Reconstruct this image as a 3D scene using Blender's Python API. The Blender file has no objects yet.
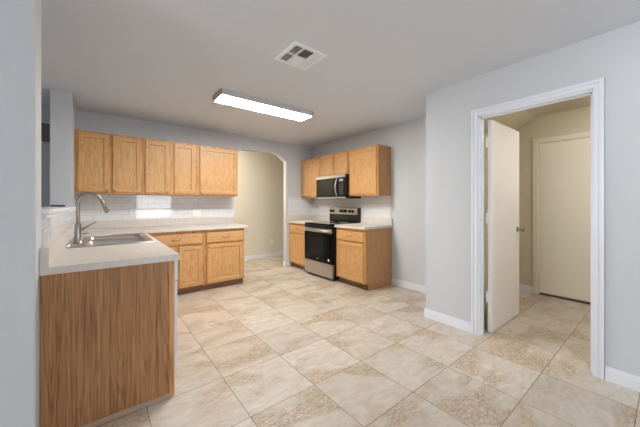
import bpy, bmesh, math, random
from mathutils import Vector, Matrix
C = bpy.context.scene.collection
SC = bpy.context.scene
PI = math.pi

# ------------------------------------------------------------ camera
YAW = 0.9018
FPX = 277.444
cam_d = bpy.data.cameras.new('camera')
cam = bpy.data.objects.new('camera', cam_d)
C.objects.link(cam)
cam.location = (0, 0, 1.2413)
cam.rotation_euler = (PI/2, 0, YAW - PI/2)
cam_d.sensor_width = 36
cam_d.lens = 36*FPX/640
cam_d.shift_y = -(213.5-204.03)/640
cam_d.clip_start = .02
SC.camera = cam

# ------------------------------------------------------------ world, lights, exposure
SC.view_settings.view_transform = 'Standard'
SC.view_settings.look = 'None'
SC.view_settings.gamma = 1
SC.view_settings.use_curve_mapping = False
SC.view_settings.exposure = 1.2
w = bpy.data.worlds.new('world'); SC.world = w; w.use_nodes = True
wn = w.node_tree.nodes; wl = w.node_tree.links
bg = wn['Background']
sky = wn.new('ShaderNodeTexSky'); sky.sky_type = 'HOSEK_WILKIE'; sky.turbidity = 4
sky.sun_direction = (-.4, -.6, .7)
wl.new(sky.outputs[0], bg.inputs[0]); bg.inputs[1].default_value = .7

def area(name, loc, rot, sx, sy, power, col):
    l = bpy.data.lights.new(name, 'AREA'); l.shape = 'RECTANGLE'; l.size = sx; l.size_y = sy
    l.energy = power; l.color = col
    o = bpy.data.objects.new(name, l); C.objects.link(o); o.location = loc; o.rotation_euler = rot
    return o
# window daylight behind the camera; both side lights are added, unseen fill
area('daylight_front_window', (1.77, -4.02, 1.16), (PI/2, 0, 0), 1.22, .95, 21, (.90, .95, 1.0))
area('added_side_light', (-4.52, .9, 1.35), (PI/2, 0, -PI/2), 1.7, 1.6, 42, (.88, .94, 1.0))  # added source out of view, lights the doorway wall

area('added_far_side_light', (-4.52, 3.4, 1.35), (PI/2, 0, -PI/2), 1.5, 1.5, 8, (.88, .94, 1.0))  # added source out of view, brightens the room past the pass-through

# ------------------------------------------------------------ materials
def lin(c):
    return tuple(((v/255)/12.92 if v/255 <= .04045 else ((v/255+.055)/1.055)**2.4) for v in c) + (1,)

def mat(name, col=(200, 200, 200), rough=.5, metal=0, spec=.5, bump=0, bscale=200, noise=0, nscale=5, emit=0, coat=0):
    m = bpy.data.materials.new(name); m.use_nodes = True
    N = m.node_tree.nodes; L = m.node_tree.links; b = N['Principled BSDF']
    b.inputs['Base Color'].default_value = lin(col)
    b.inputs['Roughness'].default_value = rough
    b.inputs['Metallic'].default_value = metal
    b.inputs['Specular IOR Level'].default_value = spec
    if coat:
        b.inputs['Coat Weight'].default_value = coat; b.inputs['Coat Roughness'].default_value = .08
    tc = N.new('ShaderNodeTexCoord')
    if noise:
        n = N.new('ShaderNodeTexNoise'); n.inputs['Scale'].default_value = nscale; n.inputs['Detail'].default_value = 5
        L.new(tc.outputs['Object'], n.inputs['Vector'])
        mx = N.new('ShaderNodeMixRGB'); mx.inputs[1].default_value = lin(col)
        mx.inputs[2].default_value = lin(tuple(v*(1-noise) for v in col))
        r = N.new('ShaderNodeValToRGB'); r.color_ramp.elements[0].position = .38; r.color_ramp.elements[1].position = .62
        L.new(n.outputs[0], r.inputs[0]); L.new(r.outputs[0], mx.inputs[0]); L.new(mx.outputs[0], b.inputs['Base Color'])
    if bump:
        n = N.new('ShaderNodeTexNoise'); n.inputs['Scale'].default_value = bscale; n.inputs['Detail'].default_value = 2
        L.new(tc.outputs['Object'], n.inputs['Vector'])
        bp = N.new('ShaderNodeBump'); bp.inputs['Strength'].default_value = bump; bp.inputs['Distance'].default_value = .004
        L.new(n.outputs[0], bp.inputs['Height']); L.new(bp.outputs[0], b.inputs['Normal'])
    if emit:
        b.inputs['Emission Color'].default_value = lin(col); b.inputs['Emission Strength'].default_value = emit
    return m

def oak(name, light, mid, dark, horiz=False, rings=16, contrast=1.0, rough=.38, stretch=.10, sc=14.0, fine=.9, fscale=160):
    m = bpy.data.materials.new(name); m.use_nodes = True
    N = m.node_tree.nodes; L = m.node_tree.links; b = N['Principled BSDF']
    b.inputs['Roughness'].default_value = rough
    tc = N.new('ShaderNodeTexCoord'); oi = N.new('ShaderNodeObjectInfo')
    mul = N.new('ShaderNodeMath'); mul.operation = 'MULTIPLY'; mul.inputs[1].default_value = 17.0
    L.new(oi.outputs['Random'], mul.inputs[0])
    add = N.new('ShaderNodeVectorMath'); add.operation = 'ADD'
    L.new(tc.outputs['Object'], add.inputs[0])
    cx = N.new('ShaderNodeCombineXYZ')
    for i in range(3): L.new(mul.outputs[0], cx.inputs[i])
    L.new(cx.outputs[0], add.inputs[1])
    mp = N.new('ShaderNodeMapping')
    mp.inputs['Scale'].default_value = (stretch, 1, 1) if horiz else (1, 1, stretch)
    L.new(add.outputs[0], mp.inputs['Vector'])
    n1 = N.new('ShaderNodeTexNoise'); n1.inputs['Scale'].default_value = sc; n1.inputs['Detail'].default_value = 1.5
    n1.inputs['Roughness'].default_value = .4
    L.new(mp.outputs[0], n1.inputs['Vector'])
    m1 = N.new('ShaderNodeMath'); m1.operation = 'MULTIPLY'; m1.inputs[1].default_value = rings*6.283
    s1 = N.new('ShaderNodeMath'); s1.operation = 'SINE'
    L.new(n1.outputs[0], m1.inputs[0]); L.new(m1.outputs[0], s1.inputs[0])
    mr = N.new('ShaderNodeMapRange'); mr.inputs[1].default_value = -1; mr.inputs[2].default_value = 1
    L.new(s1.outputs[0], mr.inputs[0])
    mp2 = N.new('ShaderNodeMapping')
    mp2.inputs['Scale'].default_value = (.03, 1, 1) if horiz else (1, 1, .03)
    L.new(add.outputs[0], mp2.inputs['Vector'])
    n2 = N.new('ShaderNodeTexNoise'); n2.inputs['Scale'].default_value = fscale; n2.inputs['Detail'].default_value = 3
    L.new(mp2.outputs[0], n2.inputs['Vector'])
    mixv = N.new('ShaderNodeMath'); mixv.operation = 'MULTIPLY_ADD'; mixv.inputs[1].default_value = .42*contrast
    L.new(mr.outputs[0], mixv.inputs[0])
    h = N.new('ShaderNodeMath'); h.operation = 'MULTIPLY_ADD'; h.inputs[1].default_value = fine; h.inputs[2].default_value = .33-fine*.5
    L.new(n2.outputs[0], h.inputs[0]); L.new(h.outputs[0], mixv.inputs[2])
    r = N.new('ShaderNodeValToRGB'); e = r.color_ramp.elements
    e[0].position = .12; e[0].color = lin(light); e[1].position = .85; e[1].color = lin(dark)
    k = e.new(.5); k.color = lin(mid)
    L.new(mixv.outputs[0], r.inputs[0]); L.new(r.outputs[0], b.inputs['Base Color'])
    bp = N.new('ShaderNodeBump'); bp.inputs['Strength'].default_value = .12; bp.inputs['Distance'].default_value = .001; bp.invert = True
    L.new(mixv.outputs[0], bp.inputs['Height']); L.new(bp.outputs[0], b.inputs['Normal'])
    return m

def tile_wall(name, axis):
    m = bpy.data.materials.new(name); m.use_nodes = True
    N = m.node_tree.nodes; L = m.node_tree.links; b = N['Principled BSDF']
    g = N.new('ShaderNodeNewGeometry'); s = N.new('ShaderNodeSeparateXYZ'); c = N.new('ShaderNodeCombineXYZ')
    L.new(g.outputs['Position'], s.inputs[0])
    L.new(s.outputs[axis], c.inputs[0])
    o = N.new('ShaderNodeMath'); o.operation = 'SUBTRACT'; o.inputs[1].default_value = 1.016
    L.new(s.outputs[2], o.inputs[0]); L.new(o.outputs[0], c.inputs[1])
    br = N.new('ShaderNodeTexBrick'); L.new(c.outputs[0], br.inputs['Vector'])
    br.inputs['Scale'].default_value = 1; br.inputs['Brick Width'].default_value = .155; br.inputs['Row Height'].default_value = .079
    br.inputs['Mortar Size'].default_value = .0028; br.inputs['Mortar Smooth'].default_value = .3
    br.inputs['Color1'].default_value = lin((226, 226, 228)); br.inputs['Color2'].default_value = lin((232, 232, 234))
    br.inputs['Mortar'].default_value = lin((197, 198, 200))
    L.new(br.outputs['Color'], b.inputs['Base Color'])
    rr = N.new('ShaderNodeMapRange'); rr.inputs[3].default_value = .06; rr.inputs[4].default_value = .7
    L.new(br.outputs['Fac'], rr.inputs[0]); L.new(rr.outputs[0], b.inputs['Roughness'])
    bp = N.new('ShaderNodeBump'); bp.invert = True; bp.inputs['Strength'].default_value = .5; bp.inputs['Distance'].default_value = .002
    L.new(br.outputs['Fac'], bp.inputs['Height']); L.new(bp.outputs[0], b.inputs['Normal'])
    return m

def floor_tile():
    T = .4644
    m = bpy.data.materials.new('travertine_floor_tile'); m.use_nodes = True
    N = m.node_tree.nodes; L = m.node_tree.links; b = N['Principled BSDF']
    def math_(op, a=None, v=None, v2=None):
        n = N.new('ShaderNodeMath'); n.operation = op
        if a is not None: L.new(a, n.inputs[0])
        if v is not None:
            if hasattr(v, 'links'): L.new(v, n.inputs[1])
            else: n.inputs[1].default_value = v
        if v2 is not None:
            if hasattr(v2, 'links'): L.new(v2, n.inputs[2])
            else: n.inputs[2].default_value = v2
        return n.outputs[0]
    g = N.new('ShaderNodeNewGeometry')
    sub = N.new('ShaderNodeVectorMath'); sub.operation = 'SUBTRACT'; sub.inputs[1].default_value = (.685-20*T, 1.519-20*T, 0)
    L.new(g.outputs['Position'], sub.inputs[0])
    dv = N.new('ShaderNodeVectorMath'); dv.operation = 'SCALE'; dv.inputs['Scale'].default_value = 1/T
    L.new(sub.outputs[0], dv.inputs[0])
    fl = N.new('ShaderNodeVectorMath'); fl.operation = 'FLOOR'; L.new(dv.outputs[0], fl.inputs[0])
    fr = N.new('ShaderNodeVectorMath'); fr.operation = 'FRACTION'; L.new(dv.outputs[0], fr.inputs[0])
    s = N.new('ShaderNodeSeparateXYZ'); L.new(fr.outputs[0], s.inputs[0])
    s2 = N.new('ShaderNodeSeparateXYZ'); L.new(fl.outputs[0], s2.inputs[0])
    c2 = N.new('ShaderNodeCombineXYZ'); L.new(s2.outputs[0], c2.inputs[0]); L.new(s2.outputs[1], c2.inputs[1])
    wn_ = N.new('ShaderNodeTexWhiteNoise'); wn_.noise_dimensions = '3D'; L.new(c2.outputs[0], wn_.inputs['Vector'])
    def edge(o):
        a = math_('SUBTRACT', o, .5); a = math_('ABSOLUTE', a); return a
    mx = math_('MAXIMUM', edge(s.outputs[0]), edge(s.outputs[1]))
    gr = N.new('ShaderNodeMapRange'); gr.inputs[1].default_value = .4940; gr.inputs[2].default_value = .4975
    L.new(mx, gr.inputs[0])
    # per tile offset
    off = N.new('ShaderNodeVectorMath'); off.operation = 'SCALE'; off.inputs['Scale'].default_value = 9.0
    L.new(wn_.outputs['Color'], off.inputs[0])
    add = N.new('ShaderNodeVectorMath'); add.operation = 'ADD'
    L.new(g.outputs['Position'], add.inputs[0]); L.new(off.outputs[0], add.inputs[1])
    rot = N.new('ShaderNodeMapping'); rot.inputs['Rotation'].default_value = (0, 0, .55); rot.inputs['Scale'].default_value = (1, 2.1, 1)
    L.new(add.outputs[0], rot.inputs['Vector'])
    n1 = N.new('ShaderNodeTexNoise'); n1.inputs['Scale'].default_value = 1.7; n1.inputs['Detail'].default_value = 4; n1.inputs['Distortion'].default_value = .6
    n1.inputs['Roughness'].default_value = .45
    L.new(rot.outputs[0], n1.inputs['Vector'])
    n2 = N.new('ShaderNodeTexNoise'); n2.inputs['Scale'].default_value = 30; n2.inputs['Detail'].default_value = 6; n2.inputs['Distortion'].default_value = 1.2
    L.new(rot.outputs[0], n2.inputs['Vector'])
    n3 = N.new('ShaderNodeTexNoise'); n3.inputs['Scale'].default_value = 9; n3.inputs['Detail'].default_value = 9; n3.inputs['Roughness'].default_value = .62; n3.inputs['Distortion'].default_value = .8
    L.new(rot.outputs[0], n3.inputs['Vector'])
    r1 = N.new('ShaderNodeValToRGB'); e = r1.color_ramp.elements
    e[0].position = .3; e[0].color = lin((212, 203, 191)); e[1].position = .72; e[1].color = lin((188, 174, 157))
    L.new(n3.outputs[0], r1.inputs[0])
    # brown travertine veins inside a large-scale mask
    msk = N.new('ShaderNodeMapRange'); msk.inputs[1].default_value = .50; msk.inputs[2].default_value = .61
    L.new(n1.outputs[0], msk.inputs[0])
    r2 = N.new('ShaderNodeValToRGB'); e = r2.color_ramp.elements
    e[0].position = .35; e[0].color = lin((150, 122, 90)); e[1].position = .65; e[1].color = lin((204, 187, 165))
    L.new(n2.outputs[0], r2.inputs[0])
    mm = N.new('ShaderNodeMixRGB'); L.new(r1.outputs[0], mm.inputs[1]); L.new(r2.outputs[0], mm.inputs[2])
    mf = math_('MULTIPLY', msk.outputs[0], .8); L.new(mf, mm.inputs[0])
    # tile to tile tone
    tone = N.new('ShaderNodeMapRange'); tone.inputs[3].default_value = .9; tone.inputs[4].default_value = 1.03
    L.new(wn_.outputs['Value'], tone.inputs[0])
    tm = N.new('ShaderNodeVectorMath'); tm.operation = 'SCALE'
    L.new(mm.outputs[0], tm.inputs[0]); L.new(tone.outputs[0], tm.inputs['Scale'])
    gm = N.new('ShaderNodeMixRGB'); L.new(tm.outputs[0], gm.inputs[1]); gm.inputs[2].default_value = lin((122, 106, 90))
    L.new(gr.outputs[0], gm.inputs[0])
    L.new(gm.outputs[0], b.inputs['Base Color'])
    rg = N.new('ShaderNodeMapRange'); rg.inputs[3].default_value = .36; rg.inputs[4].default_value = .8
    L.new(gr.outputs[0], rg.inputs[0]); L.new(rg.outputs[0], b.inputs['Roughness'])
    bp = N.new('ShaderNodeBump'); bp.invert = True; bp.inputs['Strength'].default_value = .5; bp.inputs['Distance'].default_value = .002
    L.new(gr.outputs[0], bp.inputs['Height']); L.new(bp.outputs[0], b.inputs['Normal'])
    return m

M = dict(
    wall=mat('grey_wall_paint', (204, 206, 209), .75, bump=.25, bscale=120),
    ceiling=mat('ceiling_paint', (216, 221, 229), .85, bump=.3, bscale=90),
    beige=mat('beige_wall_paint', (220, 212, 195), .8, bump=.2, bscale=120),
    tan=mat('tan_wall_paint', (208, 199, 178), .8, bump=.2, bscale=120),
    trim=mat('white_trim_paint', (228, 230, 236), .35),
    leaf=mat('white_door_paint', (236, 231, 226), .4),
    cream=mat('cream_door_paint', (228, 219, 202), .45),
    floor=floor_tile(),
    tile_y=tile_wall('white_subway_tile_back', 0),
    tile_x=tile_wall('white_subway_tile_side', 1),
    oak=oak('honey_oak', (215, 173, 117), (203, 156, 102), (170, 122, 72), contrast=.75),
    oak_h=oak('honey_oak_rail', (215, 173, 117), (203, 156, 102), (170, 122, 72), horiz=True, contrast=.6),
    oak_frame=oak('oak_face_frame', (214, 164, 102), (200, 148, 88), (170, 118, 68), rings=6),
    panel=oak('oak_laminate_panel', (182, 136, 92), (160, 113, 72), (108, 70, 40), rings=12, stretch=.06, sc=16, contrast=.5, rough=.5, fine=1.25, fscale=110),
    side=oak('oak_laminate_side', (204, 158, 110), (190, 142, 94), (160, 112, 70), rings=8, contrast=.5, rough=.5),
    kick=oak('oak_toe_kick', (158, 116, 82), (140, 100, 70), (112, 78, 54), horiz=True, rings=4),
    counter=mat('greige_laminate', (216, 209, 201), .35, noise=.03, nscale=30),
    steel=mat('stainless_steel', (196, 190, 184), .3, 1),
    steel_p=mat('stainless_panel', (196, 193, 190), .38, 1),
    nickel=mat('brushed_nickel', (158, 153, 148), .28, 1),
    bronze=mat('antique_brass_pull', (150, 112, 72), .35, 1),
    black=mat('black_enamel', (16, 16, 18), .18),
    glass=mat('black_oven_glass', (9, 9, 10), .06, spec=.22),
    window_glass=mat('oven_window', (24, 26, 26), .07, spec=.22),
    dark=mat('dark_void', (26, 26, 28), .8),
    white=mat('white_enamel', (236, 238, 242), .25),
    plastic=mat('white_plastic', (236, 236, 232), .35),
    grey_metal=mat('grey_aluminium', (206, 202, 204), .4, .1),
    vent=mat('vent_white_metal', (236, 238, 240), .5),
    cap=mat('copper_tone_cap', (176, 148, 122), .45),
    lamp=mat('fluorescent_diffuser', (255, 252, 246), .5, emit=28),
    brown=mat('brown_threshold', (86, 62, 46), .6),
    taupe=mat('taupe_panel', (120, 108, 100), .7),
    led=mat('display_green_blue', (120, 140, 160), .4, emit=.03),
)

# ------------------------------------------------------------ mesh helpers
def new(): return bmesh.new()
def box(bm, x0, x1, y0, y1, z0, z1, bev=0, mi=0, seg=1):
    x0, x1 = min(x0, x1), max(x0, x1); y0, y1 = min(y0, y1), max(y0, y1); z0, z1 = min(z0, z1), max(z0, z1)
    t = bmesh.new()
    v = [t.verts.new(p) for p in ((x0,y0,z0),(x1,y0,z0),(x1,y1,z0),(x0,y1,z0),(x0,y0,z1),(x1,y0,z1),(x1,y1,z1),(x0,y1,z1))]
    for f in ((3,2,1,0),(4,5,6,7),(0,1,5,4),(1,2,6,5),(2,3,7,6),(3,0,4,7)):
        t.faces.new([v[i] for i in f])
    if bev: bmesh.ops.bevel(t, geom=list(t.edges), offset=bev, segments=seg, affect='EDGES', profile=.5)
    merge(bm, t, mi)
    return bm
def merge(bm, t, mi=0):
    t.verts.index_update()
    m = {}
    for v in t.verts: m[v.index] = bm.verts.new(v.co)
    for f in t.faces:
        nf = bm.faces.new([m[v.index] for v in f.verts]); nf.material_index = mi; nf.smooth = f.smooth
    t.free()
def prism(bm, pts, axis, a0, a1):
    """extrude a 2D outline; axis 'y': pts are (x,z); 'x': (y,z); 'z': (x,y)"""
    def P(p, a):
        return (p[0], a, p[1]) if axis == 'y' else (a, p[0], p[1]) if axis == 'x' else (p[0], p[1], a)
    A = [bm.verts.new(P(p, a0)) for p in pts]; B = [bm.verts.new(P(p, a1)) for p in pts]
    bm.faces.new(A); bm.faces.new(list(reversed(B)))
    n = len(pts)
    for i in range(n): bm.faces.new([A[i], B[i], B[(i+1) % n], A[(i+1) % n]])
    bmesh.ops.recalc_face_normals(bm, faces=list(bm.faces))
def tube(bm, pts, r, n=12, cap=True):
    pts = [Vector(p) for p in pts]; R = r if isinstance(r, (list, tuple)) else [r]*len(pts)
    up = None; rings = []
    for i, p in enumerate(pts):
        d = (pts[min(i+1, len(pts)-1)]-pts[max(i-1, 0)]).normalized()
        if up is None: up = Vector((0,0,1)) if abs(d.z) < .9 else Vector((0,1,0))
        s = d.cross(up).normalized(); up = s.cross(d).normalized()
        rings.append([bm.verts.new(p+R[i]*(math.cos(2*PI*k/n)*s+math.sin(2*PI*k/n)*up)) for k in range(n)])
    for a, b in zip(rings, rings[1:]):
        for k in range(n):
            f = bm.faces.new([a[k], a[(k+1) % n], b[(k+1) % n], b[k]]); f.smooth = True
    if cap: bm.faces.new(list(reversed(rings[0]))); bm.faces.new(rings[-1])
def lathe(bm, prof, base, axis=(0,0,1), n=16):
    """profile of (radius, distance along axis)"""
    ax = Vector(axis).normalized(); base = Vector(base)
    s = ax.orthogonal().normalized(); t = ax.cross(s); rings = []
    for r, h in prof:
        rings.append([bm.verts.new(base+ax*h+max(r, 1e-4)*(math.cos(2*PI*k/n)*s+math.sin(2*PI*k/n)*t)) for k in range(n)])
    for a, b in zip(rings, rings[1:]):
        for k in range(n):
            f = bm.faces.new([a[k], a[(k+1) % n], b[(k+1) % n], b[k]]); f.smooth = True
    bm.faces.new(list(reversed(rings[0]))); bm.faces.new(rings[-1])

def obj(name, bm, mats, parent=None):
    bmesh.ops.recalc_face_normals(bm, faces=list(bm.faces))
    me = bpy.data.meshes.new(name); bm.to_mesh(me); bm.free()
    for m in (mats if isinstance(mats, (list, tuple)) else [mats]): me.materials.append(m)
    o = bpy.data.objects.new(name, me); C.objects.link(o)
    if parent is not None: o.parent = parent
    return o
def struct(name, bm, m, parent=None):
    o = obj(name, bm, m, parent)
    if parent is None: o['kind'] = 'structure'
    return o
def thing(name, label, cat, loc=(0,0,0), rz=0, group=None):
    o = bpy.data.objects.new(name, None); C.objects.link(o); o.empty_display_size = .1
    o.location = loc; o.rotation_euler = (0,0,rz); o['label'] = label; o['category'] = cat
    if group: o['group'] = group
    return o
def tag(o, label, cat, group=None):
    o['label'] = label; o['category'] = cat
    if group: o['group'] = group
    return o
def bx(*a, **k): return box(new(), *a, **k)

# ------------------------------------------------------------ structure
H = 2.455
YB, XR, XD, XL = 4.724, 3.549, 2.805, -.245
struct('floor', bx(-4.7, 6.2, -4.2, 7.6, -.12, 0), M['floor'])
struct('ceiling', bx(-4.7, 6.2, -4.2, 7.6, H, H+.12), M['ceiling'])
# back wall with the clipped-corner opening to the hall
bm = new()
prism(bm, [(-4.6,0),(1.82,0),(1.82,2.10),(1.97,2.215),(2.70,2.215),(2.887,2.08),(2.887,0),(3.549,0),(3.549,H),(-4.6,H)], 'y', YB, YB+.115)
struct('wall_back', bm, M['wall'])
struct('wall_hall_far', bx(.3, 5.2, 5.85, 5.95, 0, H), M['beige'])
struct('wall_hall_left', bx(.2, .3, YB+.115, 5.95, 0, H), M['beige'])
struct('wall_hall_right', bx(5.2, 5.3, YB+.115, 5.95, 0, H), M['beige'])
struct('baseboard_hall', bx(.3, 5.2, 5.835, 5.85, 0, .085, .004), M['trim'])
struct('wall_right', bx(XR, XR+.1, 1.67, YB+.115, 0, H), M['wall'])
struct('wall_right_hall', bx(XR+.1, 5.2, YB, YB+.115, 0, H), M['beige'])
struct('wall_nook', bx(XD, XR+.1, 1.58, 1.67, 0, H), M['wall'])
# wall with the doorway (opening y .352 .. 1.12)
bm = new()
prism(bm, [(-4.1,0),(.338,0),(.338,2.078),(1.138,2.078),(1.138,0),(1.58,0),(1.58,H),(-4.1,H)], 'x', XD, XD+.095)
struct('wall_doorway', bm, M['wall'])
# room behind the camera
bm = new()
for a in ((-4.6,1.15,0,H),(2.45,2.9,0,H),(1.15,2.45,0,.55),(1.15,2.45,1.65,H)): box(bm, a[0], a[1], -4.1, -4, a[2], a[3])
struct('wall_front', bm, M['wall'])
bm = new()
for a in ((-4.1,0,0,H),(1.8,2.6,0,H),(4.2,4.724,0,H),(0,1.8,0,.5),(0,1.8,2.2,H),(2.6,4.2,0,.5),(2.6,4.2,2.2,H)): box(bm, -4.7, -4.6, a[0], a[1], a[2], a[3])
struct('wall_left', bm, M['wall'])
bm = new()
for x in (1.15, 1.78, 2.41): box(bm, x, x+.04, -4.07, -4.03, .55, 1.65)
for z in (.55, 1.61): box(bm, 1.15, 2.45, -4.07, -4.03, z, z+.04)
struct('window_1', bm, M['trim'])
bm = new()
for y in (0, .87, 1.74): box(bm, -4.67, -4.63, y, y+.06, .5, 2.2)
for z in (.5, 1.32, 2.14): box(bm, -4.67, -4.63, 0, 1.8, z, z+.06)
struct('added_window_2', bm, M['trim'])  # unseen window, added to go with the side fill light
bm = new()
for y in (2.6, 3.38, 4.16): box(bm, -4.67, -4.63, y, y+.04, .5, 2.2)
for z in (.5, 2.16): box(bm, -4.67, -4.63, 2.6, 4.2, z, z+.04)
struct('added_window_3', bm, M['trim'])  # unseen window, added to bring light into the pass-through room
# near wall, half wall with the pass-through, wall end beyond it
struct('wall_left_near', bx(-4.6, XL, 1.885, 2.06, 0, H, .006), M['wall'])
struct('wall_left_half', bx(-.42, XL, 2.06, YB, 0, 1.185), M['wall'])
struct('wall_left_far', bx(-.42, XL-.0005, 4.07, YB, 1.213, H), M['wall'])
bm = new()
box(bm, -.45, -.212, 2.061, 4.07, 1.185, 1.213, .004)
box(bm, XL-.02, -.212, 4.07, 4.40, 1.185, 1.212, .003)
box(bm, -.244, -.226, 2.065, 4.72, 1.165, 1.185)
struct('trim_1', bm, M['trim'])
# utility room beyond the doorway
bm = new()
prism(bm, [(-.8,0),(.22,0),(.22,2.085),(1.14,2.085),(1.14,0),(1.58,0),(1.58,H),(-.8,H)], 'x', 4.728, 4.83)
struct('wall_utility_far', bm, M['tan'])
struct('wall_utility_left', bx(XD+.095, 4.83, 1.555, 1.58, 0, H), M['tan'])
struct('wall_utility_right', bx(XD+.095, 4.83, -.9, -.8, 0, H), M['tan'])
struct('wall_utility_lining', bx(XD+.095, XD+.1, -.8, .33, 0, H), M['tan'])
bm = new(); prism(bm, [(1.16,H),(1.555,H),(1.555,2.20)], 'x', XD+.1, 4.728)
struct('ceiling_slope', bm, M['tan'])
struct('ceiling_utility', bx(XD+.095, 4.728, -.8, 1.2, H-.004, H), M['tan'])
struct('ceiling_hall', bx(.3, 5.2, YB+.115, 5.85, H-.004, H), M['beige'])
# baseboards: profile with a small upper step
def baseboard_y(bm, x0, x1, y, s):     # runs along x, s = direction out of wall in y
    box(bm, x0, x1, y, y+s*.015, 0, .07); box(bm, x0, x1, y, y+s*.011, .07, .085); box(bm, x0, x1, y, y+s*.006, .085, .095)
def baseboard_x(bm, y0, y1, x, s):
    box(bm, x, x+s*.015, y0, y1, 0, .07); box(bm, x, x+s*.011, y0, y1, .07, .085); box(bm, x, x+s*.006, y0, y1, .085, .095)
bm = new(); baseboard_x(bm, 1.67, 2.69, XR, -1); struct('baseboard_right', bm, M['trim'])
bm = new(); baseboard_y(bm, XD-.01, XR-.015, 1.67, 1); struct('baseboard_nook', bm, M['trim'])
bm = new(); baseboard_x(bm, 1.192, 1.685, XD, -1); struct('baseboard_doorway_left', bm, M['trim'])
bm = new(); baseboard_x(bm, -4, .288, XD, -1); struct('baseboard_doorway_right', bm, M['trim'])
bm = new(); baseboard_y(bm, 2.872, 2.946, YB, -1); box(bm, 2.872, 2.887, YB-.015, YB+.115, 0, .085); struct('baseboard_back', bm, M['trim'])
bm = new(); baseboard_x(bm, 1.195, 1.553, 4.728, -1); struct('baseboard_utility', bm, M['trim'])
# doorway casing and jamb
def casing(bm, y0, y1, ztop, x, s, wd=.057):
    # y0/y1 inner edges, x wall plane, s out direction; stepped profile
    for (a, b, t) in ((0, wd, .010), (.006, wd*.45, .014), (wd*.62, wd, .018)):
        box(bm, x, x+s*t, y1+a, y1+b, 0, ztop+a)
        box(bm, x, x+s*t, y0-b, y0-a, 0, ztop+a)
        box(bm, x, x+s*t, y0-b, y1+b, ztop+a, ztop+b)
bm = new(); casing(bm, .349, 1.134, 2.077, XD, -1)
box(bm, XD-.001, XD+.097, 1.12, 1.138, 0, 2.077); box(bm, XD-.001, XD+.097, .338, .356, 0, 2.077)
box(bm, XD-.001, XD+.097, .338, 1.138, 2.06, 2.078)
box(bm, XD+.03, XD+.055, 1.108, 1.12, 0, 2.06); box(bm, XD+.03, XD+.055, .356, .368, 0, 2.06); box(bm, XD+.03, XD+.055, .356, 1.12, 2.048, 2.06)
struct('trim_2', bm, M['trim'])
bm = new(); casing(bm, .235, 1.135, 2.079, 4.728, -1)
box(bm, 4.727, 4.83, 1.125, 1.14, 0, 2.085); box(bm, 4.727, 4.83, .22, .235, 0, 2.085); box(bm, 4.727, 4.83, .22, 1.14, 2.07, 2.085)
struct('trim_3', bm, M['cream'])

# doors
def round_knob(parent, base, axis, m=M['nickel']):
    bm = new()
    lathe(bm, [(.030,0),(.030,.004),(.026,.008),(.011,.010),(.010,.028),(.016,.034),(.025,.044),(.027,.054),(.023,.063),(.012,.068),(.001,.069)], base, axis, 20)
    return obj('door_knob', bm, m, parent)
dr = bpy.data.objects.new('door_1', None); C.objects.link(dr); dr['kind'] = 'structure'; dr.location = (2.940, 1.066, .008)
dr.rotation_euler = (0, 0, -.012)
obj('door_leaf', bx(0, .752, 0, .035, 0, 2.045, .002), M['leaf'], dr)
round_knob(dr, (.69, 0, .955), (0,-1,0)); round_knob(dr, (.69, .035, .955), (0,1,0))
obj('door_latch', bx(.7515, .7535, .006, .029, .925, .985), M['nickel'], dr)
for z in (.34, 1.10, 1.83):
    bm = new(); box(bm, -.036, .001, .030, .0345, z-.05, z+.05)
    tube(bm, [(-.004,.041,z-.05),(-.004,.041,z+.05)], .0055, 10)
    obj('hinge', bm, M['plastic'], dr)
d2 = bpy.data.objects.new('door_2', None); C.objects.link(d2); d2['kind'] = 'structure'; d2.location = (4.74, .237, 0)
obj('door_leaf', bx(0, .04, 0, .886, .028, 2.068, .002), M['cream'], d2)
obj('threshold', bx(-.01, .05, 0, .886, 0, .018, .003), M['brown'], d2)
for z in (.27, 1.13, 1.84):
    bm = new(); tube(bm, [(-.006,.884,z-.045),(-.006,.884,z+.045)], .006, 10); box(bm, -.003, .001, .86, .884, z-.045, z+.045)
    obj('hinge', bm, M['cream'], d2)
round_knob(d2, (0, .07, .95), (-1,0,0))

# tiled backsplashes
struct('trim_4', bx(XL+.001, 1.775, YB-.008, YB, 1.0165, 1.3715), M['tile_y'])
struct('trim_5', bx(XL, XL+.008, 2.062, YB-.009, 1.0165, 1.165), M['tile_x'])
struct('trim_6', bx(2.93, XR-.009, YB-.008, YB, 1.0165, 1.3715), M['tile_y'])
struct('trim_7', bx(XR-.008, XR, 2.705, YB-.001, .9145, 1.3715), M['tile_x'])
bm = new(); box(bm, 1.775, 1.82, YB-.009, YB, 1.0165, 1.3715, .002)
struct('trim_8', bm, M['trim'])
bm = new(); box(bm, -.62, -.425, 4.56, YB, 2.0, 2.19); 
struct('trim_9', bm, M['taupe'])
bm = new(); box(bm, -.64, -.4225, 4.54, YB, 2.19, 2.205)
struct('trim_10', bm, M['trim'])

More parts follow.
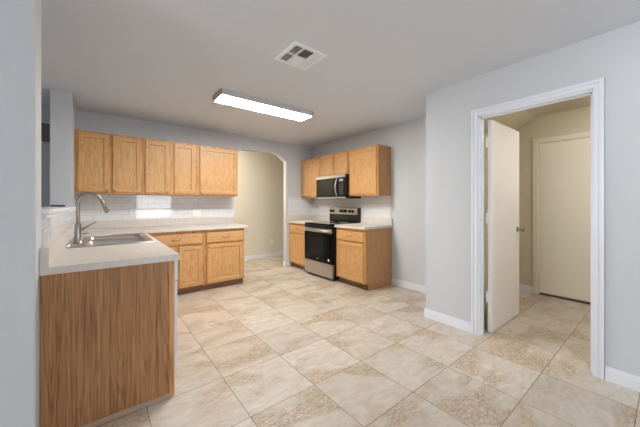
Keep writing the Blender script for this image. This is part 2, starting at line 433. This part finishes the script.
# ------------------------------------------------------------ cabinets
def rect_loop(bm, u0, u1, v0, v1, y): return [bm.verts.new(p) for p in ((u0,y,v0),(u1,y,v0),(u1,y,v1),(u0,y,v1))]
def door_mesh(u0, u1, v0, v1, fr=.05, th=.019):
    bm = new()
    loops = [rect_loop(bm, u0, u1, v0, v1, 0), rect_loop(bm, u0, u1, v0, v1, -th+.006),
             rect_loop(bm, u0+.005, u1-.005, v0+.005, v1-.005, -th),
             rect_loop(bm, u0+fr, u1-fr, v0+fr, v1-fr, -th),
             rect_loop(bm, u0+fr+.006, u1-fr-.006, v0+fr+.006, v1-fr-.006, -th+.009),
             rect_loop(bm, u0+fr+.02, u1-fr-.02, v0+fr+.02, v1-fr-.02, -th+.009)]
    for j, (a, b) in enumerate(zip(loops, loops[1:])):
        for k in range(4):
            f = bm.faces.new([a[k], a[(k+1) % 4], b[(k+1) % 4], b[k]])
            if k in (0, 2) and j < 3: f.material_index = 1
    bm.faces.new(loops[-1]); bm.faces.new(list(reversed(loops[0])))
    return bm
def knob(parent, u, v, y=-.019):
    bm = new(); lathe(bm, [(.006,0),(.006,.010),(.013,.015),(.015,.021),(.012,.027),(.001,.029)], (u, y, v), (0,-1,0), 14)
    return obj('knob', bm, M['nickel'], parent)
def pull(parent, u, v, y=-.019):
    bm = new(); pts = []
    for i in range(13):
        t = i/12; a = PI*t
        pts.append((u-.045*math.cos(a), y-.022*math.sin(a)**.7, v-.012*math.sin(a)))
    tube(bm, pts, .0042, 8)
    for s in (-1, 1): lathe(bm, [(.009,0),(.009,.003),(.004,.005)], (u+s*.045, y, v), (0,-1,0), 10)
    return obj('drawer_pull', bm, M['bronze'], parent)
def cabinet(name, label, cat, loc, rz, wd, h, d, doors=(), drawers=(), toe=0, group=None, open_top=False, free_end=False):
    t = thing(name, label, cat, loc, rz, group)
    bm = new()
    if open_top:
        box(bm, 0, .018, .019, d, toe, h); box(bm, wd-.018, wd, .019, d, toe, h)
        box(bm, .018, wd-.018, .019, d, toe, toe+.018); box(bm, .018, wd-.018, d-.012, d, toe+.018, h)
    else: box(bm, 0, wd, .019, d, toe, h)
    obj('cabinet_body', bm, M['side'], t)
    # face frame: stiles at edges and between fronts, rails
    bm = new(); us = sorted(set([a[0] for a in doors]+[a[0] for a in drawers])); ue = sorted(set([a[1] for a in doors]+[a[1] for a in drawers]))
    box(bm, 0, wd, 0, .019, toe, h, .0015)
    obj('face_frame', bm, M['oak_frame'], t)
    for (u0, u1, v0, v1, ku, kv) in doors:
        dd = obj('cabinet_door', door_mesh(u0, u1, v0, v1, min(.05, (u1-u0)*.17)), [M['oak'], M['oak_h']], t)
        if ku is not None: knob(dd, ku, kv)
    for (u0, u1, v0, v1) in drawers:
        bm = box(new(), u0, u1, -.019, 0, v0, v1, .004, seg=2)
        dd = obj('drawer_front', bm, [M['oak_h']], t)
        pull(dd, (u0+u1)/2, (v0+v1)/2+.004)
    if free_end:
        bm = new(); prism(bm, [(.019,h),(.019,toe),(.06,toe),(.06,0),(d,0),(d,h)], 'x', wd, wd+.004)
        obj('side_panel', bm, M['side'], t)
    if toe: obj('toe_kick', bx(0, wd, .06, d, 0, toe), M['kick'], t)
    return t
# back wall uppers (face plane y = 4.4065+.019 for the frame)
YU = 4.412
UP = 1.372
ux = [(-.243, .445), (.447, 1.135), (1.137, 1.764)]
def U(x, i): return x-ux[i][0]
zt, zb = .733, .022
cabinet('wall_cabinet', 'oak two-door wall cabinet above the sink corner, beside the white column', 'cabinet', (ux[0][0], YU, UP), 0, .688, .762, YB-YU-.001,
        [(U(-.215,0), U(.085,0), zb, zt, U(.06,0), zb+.02), (U(.118,0), U(.425,0), zb, zt, U(.142,0), zb+.02)], group='oak wall cabinets on the back wall')
cabinet('wall_cabinet', 'middle oak two-door wall cabinet of the back wall row, above the bright subway tiles', 'cabinet', (ux[1][0], YU, UP), 0, .688, .762, YB-YU-.001,
        [(U(.472,1), U(.762,1), zb, zt, U(.737,1), zb+.02), (U(.822,1), U(1.105,1), zb, zt, None, None)], group='oak wall cabinets on the back wall')
cabinet('wall_cabinet', 'oak single-door wall cabinet at the end of the back row next to the hall opening', 'cabinet', (ux[2][0], YU, UP), 0, .627, .762, YB-YU-.001,
        [(U(1.172,2), U(1.742,2), zb, zt, U(1.2,2), zb+.02)], group='oak wall cabinets on the back wall')
# back wall base run
YF = 4.118
cabinet('base_cabinet', 'oak base cabinet with one drawer and door at the free end of the back counter', 'cabinet', (1.152, YF, 0), 0, .6, .876, YB-YF-.001,
        [(.035, .572, .105, .66, .06, .63)], [(.035, .572, .69, .83)], toe=.09, free_end=True)
cabinet('base_cabinet', 'oak base cabinet with wide drawer over two doors, partly hidden behind the sink counter', 'cabinet', (.44, YF, 0), 0, .71, .876, YB-YF-.001,
        [(.03, .33, .105, .66, .30, .63), (.388, .685, .105, .66, None, None)], [(.03, .685, .69, .83)], toe=.09)
# sink run (faces +x): local x -> +y
XF_S = .375
cabinet('sink_cabinet', 'oak sink cabinet standing between the white dishwasher and the corner', 'cabinet', (XF_S, 2.65, 0), PI/2, 1.0, .876, XF_S-XL-.001,
        [(.03, .48, .105, .66, .45, .63), (.52, .97, .105, .66, .55, .63)], [], toe=.09, open_top=True)
cabinet('corner_cabinet', 'plain oak corner cabinet in the angle of the two counters', 'cabinet', (XF_S, 3.652, 0), PI/2, .465, .876, XF_S-XL-.001, [], [], toe=.09)
pn = thing('end_panel', 'tall wood grain end panel closing the near end of the sink counter', 'panel', (XL, 1.998, 0))
obj('panel_board', bx(.002, .592, 0, .02, .0, .876), M['panel'], pn)
obj('corner_post', bx(.592, .62, -.001, .025, 0, .876, .001), M['oak_frame'], pn)
obj('base_moulding', bx(.002, .592, -.008, 0, 0, .03, .002), mat('brown_grey_moulding', (176, 150, 128), .5), pn)
# dishwasher
dw = thing('dishwasher', 'white built-in dishwasher behind the end panel under the sink counter', 'dishwasher', (XF_S, 2.04, 0), PI/2)
obj('tub', bx(0, .6, .03, .58, .1, .86), M['grey_metal'], dw)
obj('door_panel', bx(0, .6, -.026, .03, .12, .73, .004), M['white'], dw)
obj('control_panel', bx(0, .6, -.03, .03, .735, .865, .004), M['white'], dw)
obj('kick_panel', bx(0, .6, -.012, .03, .004, .115, .002), M['white'], dw)
bm = new(); box(bm, .12, .48, -.04, -.03, .775, .80, .003); obj('handle', bm, M['white'], dw)
# L-shaped worktop
ct = thing('worktop', 'long greige L-shaped laminate worktop carrying the sink', 'worktop', (XL, 1.9876, .876))
ox, oy = XL, 1.9876
X1, Y1, YC, XE = .4055, YB, 4.08, 1.80
hx0, hx1, hy0, hy1 = -.165, .338, 2.79, 3.60
bm = new()
xs = [XL+.0005-ox, hx0-ox, hx1-ox, X1-ox, XE-ox]; ys = [0, hy0-oy, hy1-oy, YC-oy, Y1-oy]
cells = {(a, b) for a in range(4) for b in range(4) if (a < 3 or b == 3) and (a, b) != (1, 1)}
vt_ = {}
def gv(a, b, z):
    if (a, b, z) not in vt_: vt_[(a, b, z)] = bm.verts.new((xs[a], ys[b], z))
    return vt_[(a, b, z)]
for (a, b) in cells:
    for z in (0, .038): bm.faces.new([gv(a,b,z), gv(a+1,b,z), gv(a+1,b+1,z), gv(a,b+1,z)])
    for (n_, p, q) in (((a-1,b),(a,b),(a,b+1)), ((a+1,b),(a+1,b),(a+1,b+1)), ((a,b-1),(a,b),(a+1,b)), ((a,b+1),(a,b+1),(a+1,b+1))):
        if n_ not in cells: bm.faces.new([gv(*p,0), gv(*q,0), gv(*q,.038), gv(*p,.038)])
obj('countertop', bm, M['counter'], ct)
bm = new()
box(bm, .0005, .036, 0, Y1-oy, .038, .14, .002); box(bm, .036, XE-ox, Y1-.022-oy, Y1-oy-.0005, .038, .14, .002)
obj('upstand', bm, M['counter'], ct)

# sink
sk = thing('kitchen_sink', 'stainless steel double bowl sink set into the near worktop', 'sink', (.085, 3.195, .914))
bm = new(); X0, X2, Ya, Yb_ = -.195-.085, .365-.085, 2.76-3.195, 3.63-3.195
b1 = (-.095-.085, .325-.085, 2.80-3.195, 3.175-3.195); b2 = (-.095-.085, .325-.085, 3.215-3.195, 3.59-3.195)
def plate(a): box(bm, a[0], a[1], a[2], a[3], .0003, .004)
plate((X0, b1[0], Ya, Yb_)); plate((b1[1], X2, Ya, Yb_)); plate((b1[0], b1[1], Ya, b1[2])); plate((b1[0], b1[1], b1[3], b2[2])); plate((b1[0], b1[1], b2[3], Yb_))
# raised outer lip
tube(bm, [(X0,Ya,.0048),(X2,Ya,.0048),(X2,Yb_,.0048),(X0,Yb_,.0048),(X0,Ya,.0048)], .004, 6)
obj('rim', bm, M['steel'], sk)
for b in (b1, b2):
    bm = new(); n = 24; rings = []
    for (ins, z, cr) in ((0,.004,.05),(.006,-.01,.05),(.016,-.14,.06),(.04,-.172,.07),(.13,-.18,.05)):
        x0, x1, y0, y1 = b[0]+ins, b[1]-ins, b[2]+ins, b[3]-ins; ring = []
        for q, (cx_, cy_) in enumerate(((x1-cr,y1-cr),(x0+cr,y1-cr),(x0+cr,y0+cr),(x1-cr,y0+cr))):
            for k in range(6):
                a = q*PI/2+k/5*PI/2; ring.append(bm.verts.new((cx_+cr*math.cos(a), cy_+cr*math.sin(a), z)))
        rings.append(ring)
    for a, c in zip(rings, rings[1:]):
        for k in range(24):
            f = bm.faces.new([a[k], a[(k+1) % 24], c[(k+1) % 24], c[k]]); f.smooth = True
    bm.faces.new(rings[-1])
    bw = obj('bowl', bm, M['steel'], sk)
    sm = bw.modifiers.new('thickness', 'SOLIDIFY'); sm.thickness = .0015; sm.offset = 0
    bm = new(); lathe(bm, [(.045,0),(.045,.003),(.036,.004),(.032,.001),(.01,.001)], ((b[0]+b[1])/2, (b[2]+b[3])/2, -.1795), (0,0,1), 20)
    obj('drain', bm, M['nickel'], bw)
# faucet
fc = thing('faucet', 'brushed nickel high arc pull-down faucet standing behind the sink bowls', 'faucet', (-.148, 3.06, .918))
bm = new(); lathe(bm, [(.034,0),(.034,.004),(.026,.010),(.025,.03),(.023,.10),(.021,.155),(.014,.162)], (0,0,0), (0,0,1), 24)
obj('faucet_body', bm, M['nickel'], fc)
bm = new(); pts = [(0,0,.15),(0,0,.24),(0,0,.33)]
R_, cz = .077, .335
for i in range(1, 17):
    a = PI-(PI*.90)*i/16; pts.append((R_+R_*math.cos(a), 0, cz+R_*math.sin(a)))
e = Vector(pts[-1]); dd = (Vector(pts[-1])-Vector(pts[-2])).normalized()
pts.append(tuple(e+dd*.01))
tube(bm, pts, .0135, 14); obj('gooseneck', bm, M['nickel'], fc)
bm = new(); e = e+dd*.008
tube(bm, [tuple(e), tuple(e+dd*.012), tuple(e+dd*.015), tuple(e+dd*.112)], [.0138,.0145,.015,.016], 16); obj('spray_head', bm, M['nickel'], fc)
bm = new(); tube(bm, [(.018,0,.105),(.04,-.002,.118),(.075,-.004,.145),(.118,-.006,.172)], [.010,.0085,.006,.005], 10); obj('lever', bm, M['nickel'], fc)
sd = thing('soap_dispenser', 'small nickel soap dispenser beside the tall faucet', 'dispenser', (-.142, 3.36, .918))
bm = new(); lathe(bm, [(.02,0),(.02,.004),(.012,.008),(.010,.035),(.013,.040),(.012,.052),(.004,.056)], (0,0,0), (0,0,1), 16); obj('pump_head', bm, M['nickel'], sd)
bm = new(); tube(bm, [(.004,0,.048),(.05,-.003,.052),(.06,-.003,.044)], .0045, 8); obj('nozzle', bm, M['nickel'], sd)
bm = new(); box(bm, 0, .115, 0, .02, 0, .016, .004)
o = obj('black_bar', bm, M['black']); o.location = (-.415, 4.045, 1.2135)
tag(o, 'thin black bar lying on the white sill at the foot of the column', 'bar')

# ------------------------------------------------------------ range wall
XFR = 2.952
RZ = -PI/2
def Wy(y, y0): return y0-y
# left base (y from YB down to 4.089)
cabinet('base_cabinet', 'oak base cabinet in the corner left of the black and steel range', 'cabinet', (XFR, YB-.002, 0), RZ, .632, .876, XR-XFR-.001,
        [(.035, .60, .105, .66, .57, .63)], [(.035, .60, .69, .83)], toe=.09)
y0 = 3.312
cabinet('base_cabinet', 'free-ended oak base cabinet right of the range with wood grain side', 'cabinet', (XFR, y0, 0), RZ, .622, .876, XR-XFR-.001,
        [(.035, .585, .105, .66, .06, .63)], [(.035, .585, .69, .83)], toe=.09, free_end=True)
XUR = 3.243
cabinet('wall_cabinet', 'oak single-door wall cabinet in the corner left of the microwave', 'cabinet', (XUR, YB-.002, UP), RZ, .628, .762, XR-XUR-.001,
        [(.035, .607, zb, zt, None, None)])
y0 = 4.092
cabinet('wall_cabinet', 'short oak two-door wall cabinet directly above the microwave', 'cabinet', (XUR, y0, 1.745), RZ, .768, .389, XR-XUR-.001,
        [(.028, .375, .015, .362, .345, .03), (.425, .742, .015, .362, .45, .03)])
y0 = 3.32
cabinet('wall_cabinet', 'oak single-door wall cabinet right of the microwave, nearest the doorway', 'cabinet', (XUR, y0, UP), RZ, .614, .762, XR-XUR-.001,
        [(.025, .592, zb, zt, .047, zb+.02)])
# worktops either side
def side_top(label, y1, y0_, end):
    t = thing('worktop', label, 'worktop', (2.915, y0_, .876))
    obj('countertop', bx(0, XR-2.915-.0005, 0, y1-y0_, 0, .038, .002), M['counter'], t)
    bm = new(); box(bm, XR-.030-2.915, XR-.0085-2.915, 0, y1-y0_, .038, .14, .002)
    if end: box(bm, .0, XR-.030-2.915, y1-y0_-.031, y1-y0_-.009, .038, .14, .002)
    obj('upstand', bm, M['counter'], t)
side_top('short greige worktop in the corner left of the range', YB-.001, 4.092, True)
side_top('short greige worktop right of the range ending in a wood side', 3.318, 2.668, False)

# range: local x -> -y, y -> +x
rg = thing('kitchen_range', 'freestanding black and stainless steel electric range between two oak cabinets', 'range', (2.885, 4.087, 0), RZ)
W = .764; D = XR-2.885-.012
bm = new(); box(bm, 0, W, .03, D-.005, .03, .895, .003); obj('range_body', bm, M['black'], rg)
bm = new(); box(bm, 0, W, .0, D-.07, .895, .915, .004); obj('cooktop', bm, M['glass'], rg)
for (u, v, r) in ((.2,.16,.1),(.56,.16,.08),(.2,.42,.08),(.56,.42,.1)):
    bm = new()
    for rr in (r, r*.6):
        pr = [(u+rr*math.cos(2*PI*k/36), v+rr*math.sin(2*PI*k/36), .9155) for k in range(37)]
        tube(bm, pr, .0009, 4, cap=False)
    obj('burner_ring', bm, M['grey_metal'], rg)
od = obj('oven_door', bx(.004, W-.004, -.012, .03, .272, .835, .004), M['glass'], rg)
obj('door_trim', bx(.004, W-.004, -.014, -.0115, .765, .832, .001), M['steel_p'], od)
obj('oven_window', bx(.12, W-.12, -.0135, -.0115, .37, .69, .0008), M['window_glass'], od)
bm = new(); tube(bm, [(.05,-.052,.80),(W-.05,-.052,.80)], .013, 14)
for u in (.075, W-.075): box(bm, u-.012, u+.012, -.05, -.012, .79, .81, .002)
obj('oven_handle', bm, M['steel'], od)
bm = new()
pr = [(.385+.028*math.cos(2*PI*k/24), -.0135, .325+.010*math.sin(2*PI*k/24)) for k in range(25)]
tube(bm, pr, .0016, 5, cap=False); box(bm, .362, .408, -.0138, -.012, .322, .327)
obj('maker_badge', bm, M['steel'], od)
obj('sticker', bx(.655, .69, -.0130, -.0118, .318, .352), M['plastic'], od)
obj('warming_drawer', bx(.004, W-.004, -.008, .03, .045, .262, .003), M['steel_p'], rg)
obj('front_edge', bx(.0, W, -.004, .03, .84, .894, .002), M['black'], rg)
for u in (.05, W-.05):
    for v in (.08, D-.08):
        bm = new(); lathe(bm, [(.015,0),(.015,.006),(.008,.008),(.008,.031)], (u, v, 0), (0,0,1), 10); obj('levelling_foot', bm, M['black'], rg)
bgd = obj('backguard', bx(0, W, D-.075, D-.005, .9155, 1.172, .006), M['black'], rg)
obj('control_panel', bx(.012, W-.02, D-.080, D-.0745, 1.055, 1.168, .002), M['steel_p'], bgd)
bm = new(); box(bm, .29, .49, D-.082, D-.0795, 1.085, 1.143, .001); obj('display', bm, M['glass'], bgd)
obj('clock_digits', bx(.37, .40, D-.0826, D-.0818, 1.12, 1.132), M['led'], bgd)
for u in (.06, .13, .21-.0, .57, .645):
    if u == .21: continue
    bm = new(); lathe(bm, [(.026,0),(.026,.004),(.021,.006),(.019,.026),(.002,.027)], (u, D-.080, 1.112), (0,-1,0), 20)
    box(bm, u-.003, u+.003, D-.080-.031, D-.080-.026, 1.094, 1.13); obj('control_knob', bm, M['black'], bgd)

# microwave
mw = thing('microwave', 'over-the-range microwave with black glass door and curved steel handle', 'microwave', (3.148, 4.088, 1.338), RZ)
DM = XR-3.148-.01; W = .763; HM = .402
obj('microwave_body', bx(0, W, .02, DM, 0, HM, .003), M['black'], mw)
obj('top_band', bx(0, W, 0, .02, HM-.05, HM, .002), M['steel_p'], mw)
dd_ = obj('microwave_door', bx(0, .59, -.002, .02, .024, HM-.052, .003), M['glass'], mw)
obj('door_window', bx(.08, .49, -.0035, -.0015, .07, HM-.09, .0008), M['window_glass'], dd_)
bm = new(); pts = []
for i in range(13):
    t = i/12; pts.append((.578, -.008-.042*math.sin(PI*t), .035+.30*t))
tube(bm, pts, .0105, 10); obj('door_handle', bm, M['steel'], dd_)
cp = obj('control_panel', bx(.593, W, -.002, .02, .024, HM-.052, .003), M['black'], mw)
obj('display', bx(.63, .72, -.0032, -.0015, .285, .325), M['led'], cp)
bm = new()
for i in range(3):
    for j in range(5): box(bm, .628+i*.034, .654+i*.034, -.0034, -.0015, .07+j*.038, .092+j*.038)
obj('keypad', bm, mat('keypad_grey', (70, 70, 76), .4), cp)
obj('bottom_lip', bx(0, W, -.003, .02, 0, .022, .002), M['steel_p'], mw)
obj('grease_filter', bx(.12, .64, .06, .30, -.004, 0), M['grey_metal'], mw)

# ------------------------------------------------------------ ceiling fixtures
lt = thing('ceiling_light', 'long rectangular fluorescent ceiling light glowing white', 'ceiling light', (1.0, 2.915, H-.062))
Lx, Ly = 1.175, .275
bm = new()
box(bm, 0, Lx, 0, .012, 0, .062); box(bm, 0, Lx, Ly-.012, Ly, 0, .062); box(bm, .012, Lx-.012, .012, Ly-.012, .05, .062)
obj('housing', bm, M['grey_metal'], lt)
bm = new(); box(bm, -.012, 0, -.004, Ly+.004, -.003, .062, .002); obj('end_cap', bm, M['cap'], lt)
bm = new(); box(bm, Lx, Lx+.012, -.004, Ly+.004, -.003, .062, .002); obj('end_cap', bm, M['cap'], lt)
obj('diffuser', bx(.001, Lx-.001, .0125, Ly-.0125, -.002, .006), M['lamp'], lt)
vt = thing('ceiling_vent', 'square white three-way air register in the ceiling', 'vent', (1.135, 1.735, H-.012))
S = .31
obj('backing', bx(.02, S-.02, .02, S-.02, .008, .0115), M['dark'], vt)
bm = new(); 
for a in ((0,S,0,.028),(0,S,S-.028,S),(0,.028,.028,S-.028),(S-.028,S,.028,S-.028)): box(bm, a[0], a[1], a[2], a[3], 0, .012, .0015)
box(bm, .098, .108, .028, S-.028, 0, .008); box(bm, .205, .215, .028, S-.028, 0, .008); box(bm, .108, .205, .15, .16, 0, .008); box(bm, .028, .098, .148, .160, 0, .008); box(bm, .215, S-.028, .148, .160, 0, .008)
obj('frame', bm, M['vent'], vt)
def louver(u0, u1, v0, v1, axis, tilt):
    bm = new(); c, s = math.cos(tilt)*.0095, math.sin(tilt)*.0095
    cu, cv = (u0+u1)/2, (v0+v1)/2
    t = .0007
    if axis == 'u': q = [(u0,cv-c,.006-s),(u1,cv-c,.006-s),(u1,cv+c,.006+s),(u0,cv+c,.006+s)]
    else: q = [(cu-c,v0,.006-s),(cu+c,v0,.006+s),(cu+c,v1,.006+s),(cu-c,v1,.006-s)]
    A = [bm.verts.new(p) for p in q]; B = [bm.verts.new((p[0], p[1], p[2]+t)) for p in q]
    bm.faces.new(A); bm.faces.new(B[::-1])
    for k in range(4): bm.faces.new([A[k], A[(k+1)%4], B[(k+1)%4], B[k]])
    obj('louver', bm, M['vent'], vt)
for k in range(4): louver(.028+.0175*k, .045+.0175*k, .028, S-.028, 'v', .5)
for k in range(4): louver(.215+.0175*k, .232+.0175*k, .028, S-.028, 'v', -.5)
for k in range(6): louver(.108, .205, .030+.02*k, .050+.02*k, 'u', .5)
for k in range(6): louver(.108, .205, .162+.02*k, .182+.02*k, 'u', -.5)

# outlets
def outlet(name, label, x, y, z, wd, slots, switch=False):
    t = thing(name, label, 'switch' if switch else 'outlet', (x, y, z))
    obj('cover_plate', bx(-wd/2, wd/2, -.006, 0, -.057, .057, .002), M['plastic'], t)
    for u in slots:
        if switch:
            obj('toggle', bx(u-.006, u+.006, -.014, -.006, -.004, .012, .002), M['plastic'], t)
        else:
            for v in (-.02, .02):
                s = obj('socket', bx(u-.015, u+.015, -.008, -.006, v-.012, v+.012, .001), M['plastic'], t)
                for q in (-.006, .006): obj('slot', bx(u+q-.0012, u+q+.0012, -.0085, -.0078, v-.004, v+.006), M['dark'], s)
outlet('wall_outlet', 'white double outlet on the tiles left of the bright subway tile patch', .355, YB-.0085, 1.12, .075, (0,))
outlet('wall_switch', 'white double switch plate on the tiles near the hall opening', 1.21, YB-.0085, 1.10, .118, (-.025, .025), True)
outlet('wall_outlet', 'white outlet low on the beige hall wall seen through the arch', 3.17, 5.85-.0005, .345, .075, (0,))
ds = new(); lathe(ds, [(.012,0),(.012,.004),(.006,.006),(.006,.055),(.011,.058),(.011,.07),(.002,.072)], (0,0,0), (0,-1,0), 12)
o = obj('door_stop', ds, M['plastic']); o.location = (3.02, 5.8345, .05)
tag(o, 'small white door stop on the hall baseboard', 'door stop')

# hall and utility room lamps, plus an added fill lamp behind the camera
def dome(label, x, y, power, col, r=.14):
    t = thing('dome_light', label, 'ceiling light', (x, y, H-.005))
    bm = new(); lathe(bm, [(r+.01,-.001),(r+.01,-.018),(r,-.02)], (0,0,0), (0,0,1), 28); obj('base', bm, M['white'], t)
    bm = new(); lathe(bm, [(r,-.02),(r*.97,-.045),(r*.8,-.07),(r*.5,-.088),(.002,-.095)], (0,0,0), (0,0,1), 28)
    area_ = PI*r*r
    mm = mat('dome_glass', (255, 246, 232), .5, emit=1); b = mm.node_tree.nodes['Principled BSDF']
    b.inputs['Emission Color'].default_value = (*col, 1); b.inputs['Emission Strength'].default_value = power
    obj('glass_shade', bm, mm, t)
dome('round dome light on the hall ceiling beyond the arch', 1.5, 5.3, 62, (1, .93, .82))
dome('round dome light on the utility room ceiling beyond the white door', 3.75, -.1, 34, (1, .98, .95))
dome('added unseen dome light brightening the doorway wall from behind the camera', 1.7, -.35, 26, (.93, .97, 1))  # added fill lamp, favours the doorway wall over the near column
